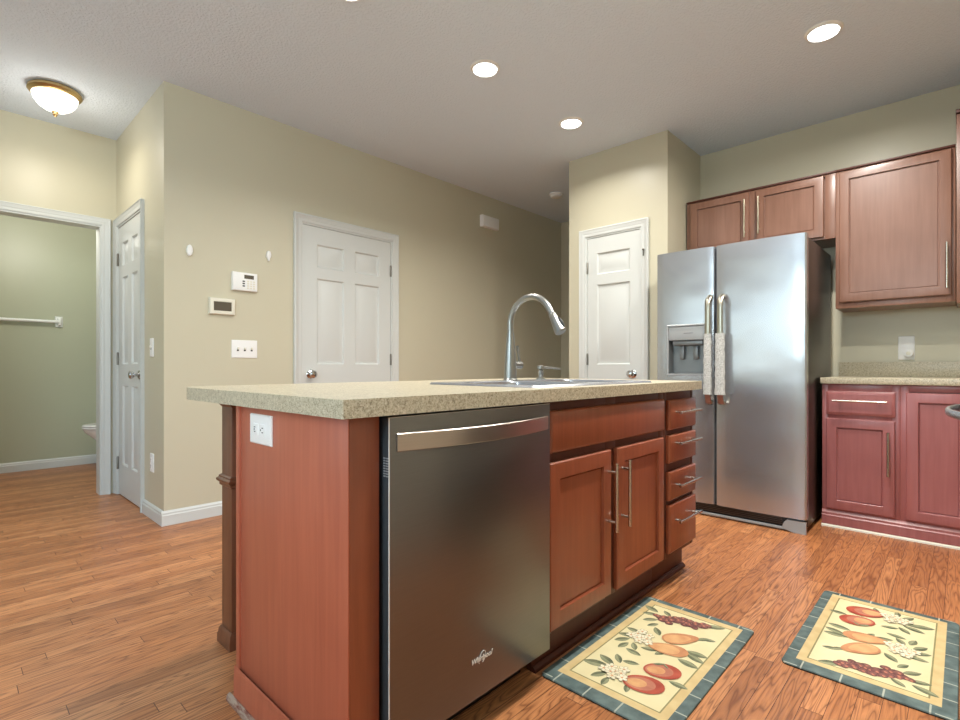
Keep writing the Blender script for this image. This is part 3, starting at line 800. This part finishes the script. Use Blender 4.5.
# dispenser in the freezer door
b = bmesh.new()
u0, u1, v0, v1 = -DH[1], -DH[0], DH[2], DH[3]
Ff.prof(b, u0, u1, v0, v1, [(0, -0.012), (-0.004, 0.002), (0.0, 0.005), (0.006, 0.005), (0.008, -0.003)], cap0=False, cap1=False)
disp = t.part('dispenser_frame', b, M['grey_plastic'], df)
b = bmesh.new(); Ff.bx(b, u0 + .0085, u1 - .0085, 1.160, v1 - .0085, -0.05, -0.002, 0.002); t.part('control_panel', b, M['grey_plastic'], df)
b = bmesh.new(); loops(b, [Ff.rect(u0 + .0085, u1 - .0085, v0 + .0085, 1.1595, -0.004), Ff.rect(u0 + .016, u1 - .016, v0 + .016, 1.155, -0.062)], False, True)
t.part('dispenser_cavity', b, M['cavity'], df)
b = bmesh.new(); Ff.bx(b, u0 + .03, u1 - .03, 1.125, 1.1585, -0.05, -0.012, 0.006); Ff.bx(b, u0 + .07, u0 + .10, 1.03, 1.124, -0.05, -0.035, 0.005); Ff.bx(b, u1 - .10, u1 - .07, 1.03, 1.124, -0.05, -0.035, 0.005)
t.part('dispenser_lever', b, M['cavity'], df)
b = bmesh.new(); Ff.bx(b, u0 + .11, u1 - .09, 1.205, 1.2075, -0.0019, -0.0012, 0); t.part('control_mark', b, M['side'], df)
def fridge_handle(y, parent):
    b = bmesh.new(); pts = []
    for i in range(25):
        q = i / 24; z = 0.745 + q * 0.695
        e = min(q, 1 - q); off = 0.062 if e > 0.07 else 0.012 + 0.050 * math.sin(e / 0.07 * PI / 2)
        pts.append((FXD - off, y, z))
    rows = []
    for i, p in enumerate(pts):
        d = (Vector(pts[min(i + 1, 24)]) - Vector(pts[max(i - 1, 0)])).normalized()
        nn = Vector((-d.z, 0, d.x)).normalized()
        w, th = 0.0175, 0.009
        rows.append([Vector(p) + nn * (math.sin(a) * th) + Vector((0, math.cos(a) * w, 0)) for a in [2 * PI * k / 14 for k in range(14)]])
    loops(b, rows)
    tube(b, [(FXD - .012, y, 0.757), (FXD + .006, y, 0.757)], 0.011, 12); tube(b, [(FXD - .012, y, 1.428), (FXD + .006, y, 1.428)], 0.011, 12)
    t.part('handle', b, M['fridge_handle'], parent)
    b = bmesh.new(); rows = []
    for z in (0.742, 0.748, 0.80, 0.803): rows.append([Vector((FXD - 0.062 + (0.03 if z < .745 else (0.018 if z < 0.75 else 0)) + math.sin(a) * .0095, y + math.cos(a) * .0180, z)) for a in [2 * PI * k / 14 for k in range(14)]])
    loops(b, rows); t.part('handle_end_reflection', b, M['tip_reflection'], parent, 'brown reflection coloured onto the lower handle end')  # brown reflection at the handle's lower end, put on as colour
YH1, YH2 = 1.195, 1.119
fridge_handle(YH1, df); fridge_handle(YH2, dr)
b = bmesh.new(); box(b, FXD + .035, FXD + .060, FY0 + .02, FY1 - .02, 0.022, 0.083, 0.002); gr = t.part('grille', b, M['black'])
b = bmesh.new()
for k in range(4): box(b, FXD + .031, FXD + .0348, FY0 + .13, FY1 - .05, 0.034 + k * .011, 0.039 + k * .011)
for k in range(9): box(b, FXD + .030, FXD + .0308, FY0 + .14 + k * .08, FY0 + .143 + k * .08, 0.030, 0.074)
t.part('grille_bars', b, M['side'], gr)
b = bmesh.new(); box(b, FXD + .018, FXD + .0305, FY0 + .10, FY1 - .01, 0.008, 0.024, 0.003); t.part('grille_lip', b, M['grey_plastic'], gr)
b = bmesh.new()
loops(b, [[Vector((x, FY0 + .002, 0.0)), Vector((x, FY0 + .06, 0.0)), Vector((x, FY0 + .105, 0.012)), Vector((x, FY0 + .125, 0.03)), Vector((x, FY0 + .115, 0.055)), Vector((x, FY0 + .10, 0.072)), Vector((x, FY0 + .002, 0.072))] for x in (FXD + .012, FXD + .034)])
t.part('foot_cover', b, M['grey_plastic'])
b = bmesh.new(); box(b, FXD + .08, 4.2, FY0 + .03, FY1 - .03, 0.0, 0.0295, 0); t.part('base', b, M['black'])
# handle covers
def cover(y, z0, z1, label, wd):
    b = bmesh.new(); rows = []; n = 18; K = 22
    for i in range(K + 1):
        z = z0 + (z1 - z0) * i / K
        fl = 0.0035 * (1 - i / K) + 0.0014 * math.sin(i * 1.9 + y * 50) + (0.003 if i in (0,) else 0)
        rows.append([Vector((FXD - 0.062 + math.sin(a) * (0.0165 + fl * .5), y + math.cos(a) * (wd + fl + .0012 * math.sin(i * 1.3 + a * 3)), z)) for a in [2 * PI * k / n for k in range(n)]])
    inner = [[Vector((FXD - 0.062 + (p.x - FXD + .062) * .78, y + (p.y - y) * .82, p.z)) for p in r] for r in (rows[-1], rows[0])]
    loops(b, [inner[1]] + rows + [inner[0]], False, False)
    loops(b, [inner[0], inner[1]], False, False)
    single('handle_cover', b, M['cloth'], label, 'handle cover', (FXD - .062, y, z0), 'fabric covers on the fridge handles')
cover(YH1, 0.803, 1.192, 'speckled grey cloth wrapped on the left refrigerator handle beside the dispenser', 0.0225)
cover(YH2, 0.803, 1.192, 'speckled grey cloth wrapped on the right refrigerator handle on the wide door', 0.0275)

# ------------------------------------------------------------------ wall cabinets
XU = 4.070
Fu = Fr((XU, 0, 0), (0, -1, 0), (-1, 0, 0))
UT = 2.262
GX = XF - 0.002
def crown(t, y0, y1, z):
    b = bmesh.new()
    box(b, XU - .012, GX, y0, y1, z, z + .012, .002); t.part('top_edge', b, M['cherry_dark'])
t = Thing('over_fridge_cabinet', 'low two-door cherry cabinet above the refrigerator', 'cabinet', (XU, 1.1, 1.83))
dU = XF - XU - .002
cab_body(t, Fu, -1.590, -0.6145, 1.832, UT, dU, [(-1.590, -1.552), (-1.141, -1.088), (-0.672, -0.6145)], [(1.832, 1.85), (UT - .012, UT)], M['cherry_up'], M['cherry_up'])
crown(t, 0.6145, 1.590, UT + .0005)
cab_door(t, Fu, -1.560, -1.136, 1.846, UT - .008, M['cherry_up'], -1.160, 2.060, 0.275, M['brass_nickel'], 0.026)
cab_door(t, Fu, -1.092, -0.678, 1.846, UT - .008, M['cherry_up'], -1.068, 2.065, 0.265, M['brass_nickel'], 0.026)
t = Thing('wall_cabinet', 'large one-door cherry wall cabinet right of the refrigerator', 'cabinet', (XU, 0.32, 1.36))
cab_body(t, Fu, -0.6140, -0.0335, 1.362, UT, dU, [(-0.6140, -0.575), (-0.072, -0.0335)], [(1.362, 1.40), (UT - .02, UT)], M['cherry_up'], M['cherry_up'])
crown(t, 0.0335, 0.6140, UT + .0005)
cab_door(t, Fu, -0.594, -0.050, 1.400, UT - .010, M['cherry_up'], -0.071, 1.572, 0.268, M['nickel'], 0.026)
t = Thing('corner_wall_cabinet', 'taller cherry wall cabinet cut by the right edge', 'cabinet', (4.02, -0.3, 1.36))
b = bmesh.new(); box(b, 4.045, GX, YR + .002, 0.030, 1.35, 2.44, 0.002); t.part('body', b, M['cherry_up'])
b = bmesh.new(); box(b, 4.028, GX, YR + .002, 0.0328, 2.4405, 2.462, 0.003); t.part('top_edge', b, M['cherry_dark'])
F4 = Fr((4.0445, 0, 0), (0, -1, 0), (-1, 0, 0))
cab_door(t, F4, -0.010, 0.40, 1.37, 2.425, M['cherry_up'])

# ------------------------------------------------------------------ base cabinets on the right
XBF = 3.785
Fb = Fr((XBF, 0, 0), (0, -1, 0), (-1, 0, 0))
def base_cab(t, u0, u1, stiles, rails, depth=None):
    cab_body(t, Fb, u0, u1, 0.10, 0.8745, XF - XBF - .002, stiles, rails, M['cherry_base'], M['cherry_base'])
    b = bmesh.new()
    loops(b, [[Fb.p(u, z, d) for d, z in ((-0.03, 0.0), (0.016, 0.0), (0.016, 0.066), (0.011, 0.072), (0.011, 0.084), (0.003, 0.094), (0.0005, 0.0995), (-0.03, 0.0995))] for u in (u0, u1)])
    bo = t.part('base_moulding', b, M['cherry_base'])
    b = bmesh.new(); loops(b, [[Fb.p(u, z, 0.0165 + d) for d, z in ((0, 0.0), (0.014, 0.0), (0.012, 0.007), (0, 0.013))] for u in (u0, u1)])
    t.part('shoe_strip', b, M['almond'], bo, 'pale shoe strip')
t = Thing('base_cabinet', 'cherry base cabinet with one drawer over a door beside the refrigerator', 'cabinet', (XBF, 0.45, 0))
base_cab(t, -0.640, -0.2640, [(-0.640, -0.61), (-0.30, -0.2640)], [(0.10, 0.14), (0.65, 0.71), (0.82, 0.8745)])
cab_drawer(t, Fb, -0.618, -0.284, 0.688, 0.832, M['cherry_base'], 0.262, M['nickel'], d=[(0, 0), (0, 0.012), (.016, .0195), (.018, .0195)], hv=0.775)
cab_door(t, Fb, -0.618, -0.286, 0.112, 0.665, M['cherry_base'], -0.315, 0.476, 0.252, M['nickel'])
t = Thing('base_cabinet', 'cherry base cabinet with a tall single door in the right corner', 'cabinet', (XBF, -0.2, 0))
base_cab(t, -0.2635, -YR - .002, [(-0.2635, -0.225), (0.06, -YR - .002)], [(0.10, 0.13), (0.838, 0.8745)])
cab_door(t, Fb, -0.238, 0.040, 0.112, 0.832, M['cherry_base'])
# counter and splash
CUND, CTOP = 0.876, 0.914
b = bmesh.new(); box(b, XBF - .030, XF - .002, YR + .002, 0.646, CUND, CTOP, 0.004)
single('corner_countertop', b, M['laminate'], 'speckled laminate countertop over the right base cabinets', 'countertop', (4.0, 0.2, CUND))
b = bmesh.new(); box(b, XF - .022, XF - .002, YR + .004, 0.640, CTOP + .0005, 1.012, 0.003)
single('backsplash', b, M['laminate'], 'low speckled backsplash strip along the wall behind the right counter', 'backsplash', (XF - .01, 0.2, CTOP))
# outlet with plug-in
t = Thing('outlet_plate', 'white outlet plate above the right counter holding a plug-in', 'outlet', (XF, 0.273, 1.10))
b = bmesh.new(); FK.prof(b, -0.316, -0.231, 1.026, 1.182, [(0, .0005), (0, .004), (.003, .007), (.008, .008)]); t.part('plate', b, M['plastic'])
b = bmesh.new(); lathe(b, [(0.024, 0), (0.026, -.02), (0.024, -.034), (0.004, -.036)], (XF - .0085, 0.262, 1.068), 'x', 24)
plug = Thing('plug_in', 'round white plug-in night light in the outlet above the right counter', 'plug', (XF - .0085, 0.262, 1.068)); plug.part('housing', b, M['plastic'])
b = bmesh.new(); lathe(b, [(0.012, -.036), (0.011, -.042), (0.003, -.043)], (XF - .0085, 0.262, 1.068), 'x', 18); plug.part('lens', b, M['almond'])

# ------------------------------------------------------------------ range at the right edge
RX0, RX1, RYF = 1.94, 2.70, -0.045
Fg = Fr((0, RYF, 0), (-1, 0, 0), (0, 1, 0))
t = Thing('kitchen_range', 'kitchen range at the right edge, only its bowed steel oven handle showing', 'range', (2.32, -0.4, 0))
b = bmesh.new(); box(b, RX0, RX1, YR + .01, RYF - .04, 0.05, 0.90, 0.003); t.part('body', b, M['side'])
b = bmesh.new(); box(b, RX0, RX1, YR + .01, RYF - .01, 0.9005, 0.918, 0.003); t.part('cooktop', b, M['black'])
b = bmesh.new(); Fg.bx(b, -RX1 + .004, -RX0 - .004, 0.22, 0.885, -0.039, 0, 0.004); od = t.part('oven_door', b, M['black_steel'])
b = bmesh.new(); rows = []
for i in range(25):
    q = i / 24; x = RX0 + .05 + q * (RX1 - RX0 - .10); bow = 0.010 + 0.072 * (1 - abs(2 * q - 1) ** 2.2)
    rows.append([Vector((x, RYF + bow + math.cos(a) * .009, 0.832 + math.sin(a) * .013)) for a in [2 * PI * k / 12 for k in range(12)]])
loops(b, rows); t.part('oven_handle', b, M['steel'], od)
b = bmesh.new(); Fg.bx(b, -RX1 + .004, -RX0 - .004, 0.055, 0.212, -0.039, 0, 0.004); t.part('drawer', b, M['black_steel'])
b = bmesh.new(); box(b, RX0, RX1, YR + .012, YR + .06, 0.9185, 1.10, 0.004); t.part('backguard', b, M['black_steel'])
b = bmesh.new(); box(b, RX0 + .03, RX1 - .03, YR + .05, RYF - .08, 0.0, 0.0495); t.part('base', b, M['black'])

# ------------------------------------------------------------------ wall fittings
t = Thing('thermostat', 'ivory thermostat with a dark display below the alarm keypad', 'thermostat', (1.298, YN, 1.38))
b = bmesh.new(); FN.prof(b, 1.218, 1.379, 1.325, 1.434, [(0, .0005), (0, .016), (.004, .024), (.010, .026), (.022, .026), (.024, .0235)]); t.part('case', b, M['almond'])
b = bmesh.new(); FN.bx(b, 1.243, 1.354, 1.350, 1.409, .0237, .0246, 0); t.part('display', b, M['lcd'])
t = Thing('alarm_keypad', 'white alarm keypad with a small screen beside the thermostat', 'keypad', (1.444, YN, 1.56))
b = bmesh.new(); FN.prof(b, 1.361, 1.528, 1.497, 1.622, [(0, .0005), (0, .020), (.003, .026), (.008, .028)]); t.part('case', b, M['plastic'])
b = bmesh.new(); FN.bx(b, 1.436, 1.500, 1.580, 1.606, .028, .0292, 0); t.part('screen', b, M['lcd'])
b = bmesh.new()
for k in range(3): FN.bx(b, 1.424, 1.440, 1.525 + k * .016, 1.534 + k * .016, .028, .030, .001)
t.part('buttons', b, M['slot'])
b = bmesh.new()
for j in range(3):
    for k in range(4): FN.bx(b, 1.455 + j * .020, 1.468 + j * .020, 1.513 + k * .015, 1.522 + k * .015, .028, .0295, .001)
t.part('keys', b, M['almond'])
def switch_plate(fr, u0, u1, v0, v1, gangs, label, name='light_switch'):
    t = Thing(name, label, 'light switch', fr.p((u0 + u1) / 2, (v0 + v1) / 2, 0))
    b = bmesh.new(); fr.prof(b, u0, u1, v0, v1, [(0, .0005), (0, .003), (.003, .006), (.008, .007)]); t.part('plate', b, M['plastic'])
    cv = (v0 + v1) / 2
    for g in range(gangs):
        u = (u0 + u1) / 2 + (g - (gangs - 1) / 2) * 0.046
        b = bmesh.new(); fr.bx(b, u - .005, u + .005, cv - .004, cv + .012, .007, .017, .002); t.part('toggle', b, M['almond'])
        b = bmesh.new(); fr.bx(b, u - .0065, u + .0065, cv - .014, cv - .0045, .0065, .0075, 0); t.part('slot', b, M['slot'])
switch_plate(FN, 1.362, 1.534, 1.040, 1.162, 3, 'white three-gang switch plate under the thermostat')
switch_plate(FW, -3.869, -3.797, 1.045, 1.165, 1, 'white switch plate beside the hall closet door')
duplex('outlet', FW, -3.862, -3.790, 0.298, 0.418, 'white low outlet on the short wall beside the closet door', False)
def oval(u0, u1, v0, v1, d, label, name, extra=False):
    t = Thing(name, label, 'sensor', (((u0 + u1) / 2), YN, (v0 + v1) / 2), 'small white sensors on the beige wall')
    cu, cv, ru, rv = (u0 + u1) / 2, (v0 + v1) / 2, (u1 - u0) / 2, (v1 - v0) / 2
    b = bmesh.new(); n = 28
    loops(b, [[FN.p(cu + ru * s * math.cos(2 * PI * k / n), cv + rv * s * math.sin(2 * PI * k / n), dd) for k in range(n)] for s, dd in ((1, .0005), (1, d * .5), (.9, d * .85), (.6, d), (.1, d))])
    t.part('housing', b, M['plastic'])
    if extra:
        b = bmesh.new(); FN.bx(b, cu - .007, cu + .007, v0 - .012, v0 + .012, .001, d * .8, .003); t.part('hook', b, M['plastic'])
oval(1.086, 1.121, 1.684, 1.757, .022, 'larger white oval sensor near the wall corner', 'wall_sensor')
oval(1.597, 1.630, 1.742, 1.801, .020, 'smaller white sensor with a tab above the keypad near the door', 'wall_sensor', True)
t = Thing('door_chime', 'white door chime box high on the beige wall', 'door chime', (3.92, YN, 2.47))
b = bmesh.new(); FN.prof(b, 3.80, 4.05, 2.412, 2.530, [(0, .0005), (0, .035), (.006, .045), (.014, .048)]); t.part('cover', b, M['plastic'])
# catch on the pantry casing
t = Thing('door_latch', 'small metal catch on the pantry door casing', 'latch', (XP - .02, 1.775, 1.86))
b = bmesh.new(); FP.bx(b, -1.787, -1.777, 1.83, 1.885, .0215, .026, .001); FP.bx(b, -1.787, -1.772, 1.872, 1.884, .026, .034, .001); t.part('hook', b, M['hinge'])

# ------------------------------------------------------------------ bathroom
t = Thing('towel_bar', 'white towel bar on the green bathroom wall', 'towel bar', (0.45, YB, 1.42))
for x in (0.822, 0.06):
    b = bmesh.new(); FBk = Fr((0, YB, 0), (1, 0, 0), (0, -1, 0))
    FBk.prof(b, x - .030, x + .030, 1.368, 1.472, [(0, .0005), (0, .008), (.005, .014), (.016, .016), (.020, .05), (.024, .052)]); t.part('bracket', b, M['bathwhite'])
b = bmesh.new(); tube(b, [(0.06, YB - .045, 1.418), (0.822, YB - .045, 1.418)], .0155, 16); t.part('rail', b, M['bathwhite'])
tx, ty = 0.945, 6.08
t = Thing('toilet', 'white toilet half hidden behind the bathroom door frame', 'toilet', (tx + .35, ty, 0))
def ell(cx, cy, a, b_, z, n=36, back=None):
    r = []
    for k in range(n):
        an = 2 * PI * k / n; x = cx + a * math.cos(an)
        if back is not None: x = min(x, back)
        r.append(Vector((x, cy + b_ * math.sin(an), z)))
    return r
b = bmesh.new(); cx = tx + .25
loops(b, [ell(cx + .06, ty, .15, .11, 0.0), ell(cx + .06, ty, .145, .105, .03), ell(cx + .05, ty, .13, .095, .15), ell(cx + .03, ty, .17, .13, .27), ell(cx, ty, .235, .175, .36), ell(cx, ty, .245, .18, .385)])
t.part('bowl', b, M['porcelain'])
b = bmesh.new(); loops(b, [ell(cx, ty, .250, .186, .388), ell(cx, ty, .254, .19, .396), ell(cx, ty, .250, .186, .404)]); t.part('seat', b, M['porcelain'])
b = bmesh.new(); loops(b, [ell(cx, ty, .246, .184, .408), ell(cx, ty, .252, .188, .416), ell(cx, ty, .235, .172, .428)]); t.part('lid', b, M['porcelain'])
b = bmesh.new(); box(b, 1.50, 1.72, ty - .22, ty + .22, .36, .74, .02); box(b, 1.30, 1.52, ty - .12, ty + .12, .10, .38, .02); tk = t.part('tank', b, M['porcelain'])
b = bmesh.new(); box(b, 1.49, 1.725, ty - .23, ty + .23, .7405, .775, .01); t.part('tank_lid', b, M['porcelain'])

# ------------------------------------------------------------------ rugs
def rug(cx, cy, w, l, rot, off, label):
    """l along x, w along y; printed with a still life of fruit and blossom"""
    z = 0.0003
    t = Thing('kitchen_rug', label, 'rug', (cx, cy, 0), 'fruit print kitchen rugs')
    t.e.rotation_euler = (0, 0, rot)
    b = bmesh.new()
    pts = rounded(-l / 2, l / 2, -w / 2, w / 2, (.02,) * 4, 5)
    loops(b, [[Vector((x * s + cx, y * s2 + cy, zz)) for x, y in pts] for s, s2, zz in ((.998, .997, z), (.998, .997, .003))], True, True, 1)
    loops(b, [[Vector((x * s + cx, y * s2 + cy, zz)) for x, y in pts] for s, s2, zz in ((1, 1, .0031), (1, 1, .006), (.996, .993, .0078))])
    t.part('mat', b, [M['rug_teal'], M['gasket']])
    b = bmesh.new(); Z = [0.0080]
    mats = [M['rug_tan'], M['rug_olive'], M['rug_cream'], M['pr_apple'], M['pr_pear'], M['pr_grape'], M['pr_leaf'], M['pr_flower'], M['pr_dark'], M['pr_peach'], M['pr_blush']]
    def poly(p, mi):
        Z[0] += 0.000012
        f = b.faces.new([b.verts.new((cx + x + off, cy + y, Z[0])) for x, y in p]); f.material_index = mi
    def rect(a, c, mi): poly([(-a, -c), (a, -c), (a, c), (-a, c)], mi)
    bx_, by_ = l / 2 - .039, w / 2 - .034
    rect(bx_, by_, 0); rect(bx_ - .028, by_ - .026, 1); rect(bx_ - .0325, by_ - .0305, 2)
    def blob(x, y, a, c, ang, mi, pinch=0.0, n=26):
        p = []
        for k in range(n):
            q = 2 * PI * k / n; rr = 1 + pinch * math.cos(q)
            u, v = a * math.cos(q), c * math.sin(q) * rr
            p.append((x + u * math.cos(ang) - v * math.sin(ang), y + u * math.sin(ang) + v * math.cos(ang)))
        poly(p, mi)
    def leaf(x, y, L, ang, wd=0.21, mi=6):
        rotp = lambda q: [(x + u * math.cos(ang) - v * math.sin(ang), y + u * math.sin(ang) + v * math.cos(ang)) for u, v in q]
        up = [(L * k / 8, L * wd * math.sin(PI * k / 8) ** .8) for k in range(9)]
        dn = [(L * k / 8, -L * wd * math.sin(PI * k / 8) ** .8) for k in range(7, 0, -1)]
        poly(rotp(up + dn), mi)
        poly(rotp([(L * k / 8, L * wd * .9 * math.sin(PI * k / 8)) for k in range(9)]), 11)
    rn = random.Random(3)
    mats.append(M['pr_leaf_light'])
    for x, y, L, a in ((.235, .10, .06, 1.9), (.255, .11, .07, 1.2), (.20, .085, .06, 2.3), (.255, .06, .05, .9), (.17, .07, .05, 2.6),
                       (.27, -.06, .075, -1.1), (.17, -.08, .055, -1.3), (.15, -.07, .05, -.9), (.055, -.075, .075, -1.5), (.04, -.085, .07, -1.9),
                       (-.01, -.075, .075, -1.75), (-.15, -.105, .06, -1.6), (.03, .09, .065, 2.0), (.00, .10, .06, 2.5), (.06, .085, .06, 1.5), (-.03, .09, .055, 2.9),
                       (-.205, .07, .085, 1.9), (-.19, .06, .07, 1.2), (-.24, .055, .06, 2.6), (-.26, .04, .05, 3.2), (-.165, .05, .055, .7), (-.13, -.0, .055, 1.9),
                       (-.08, .02, .06, 1.4), (-.06, .05, .05, .6), (-.25, -.02, .045, 3.5), (.09, .03, .06, .7), (-.03, .045, .06, -1.2), (-.04, -.01, .05, -.4)):
        leaf(x, y, L, a)
    for k in range(46):
        q = k / 45; x = .225 + .05 * q * q + rn.gauss(0, .016); y = .095 - q * .165 + rn.gauss(0, .008)
        m_ = 5 if k % 3 else 10
        blob(x, y, .0150, .0125, rn.random() * 3, 12); blob(x + .001, y + .001, .0130, .0105, rn.random() * 3, 5); blob(x + .0045, y + .004, .006, .004, .5, 10)
    mats.append(M['pr_plum_edge'])
    def fruit(x, y, a, c, ang, cols, pinch):
        n = len(cols)
        for k, m_ in enumerate(cols):
            f = 1 - .26 * k; sh = a * .10 * k
            blob(x - sh * math.cos(ang) * 1.6, y - sh * math.sin(ang) * 1.6, a * f, c * f, ang, m_, pinch)
    fruit(.118, -.034, .066, .036, -.76, (4, 9), -.28); fruit(.020, -.030, .066, .037, -1.30, (4, 9, 9), .22)
    fruit(-.116, -.070, .058, .043, -1.05, (3, 10, 9), .08); fruit(-.221, -.057, .062, .045, -1.20, (3, 10, 9), .08)
    leaf(-.10, -.03, .04, -.9, .16); leaf(-.075, -.055, .03, -2.2, .16)
    for gx, gy, nf in ((.030, .072, 9), (-.222, .038, 8)):
        for k in range(nf):
            an = k * 2.4; rr = .0125 * math.sqrt(k) * 1.15
            x, y = gx + rr * math.cos(an), gy + rr * math.sin(an)
            for j in range(5): blob(x + .0108 * math.cos(j * 1.257 + k), y + .0108 * math.sin(j * 1.257 + k), .0090, .0068, j * 1.257 + k, 8, n=10); blob(x + .0108 * math.cos(j * 1.257 + k), y + .0108 * math.sin(j * 1.257 + k), .0080, .0058, j * 1.257 + k, 7, n=10)
            blob(x, y, .0042, .0042, 0, 9, n=8)
    t.part('printed_field', b, mats, smooth=False)
rug(1.691, 0.768, 0.420, 0.758, 0.0, 0.011, 'fruit print rug with teal border lying in front of the sink cabinet doors')
rug(2.287, 0.226, 0.430, 0.742, PI, -0.011, 'fruit print rug with teal border cut by the right edge, nearer the base cabinets')
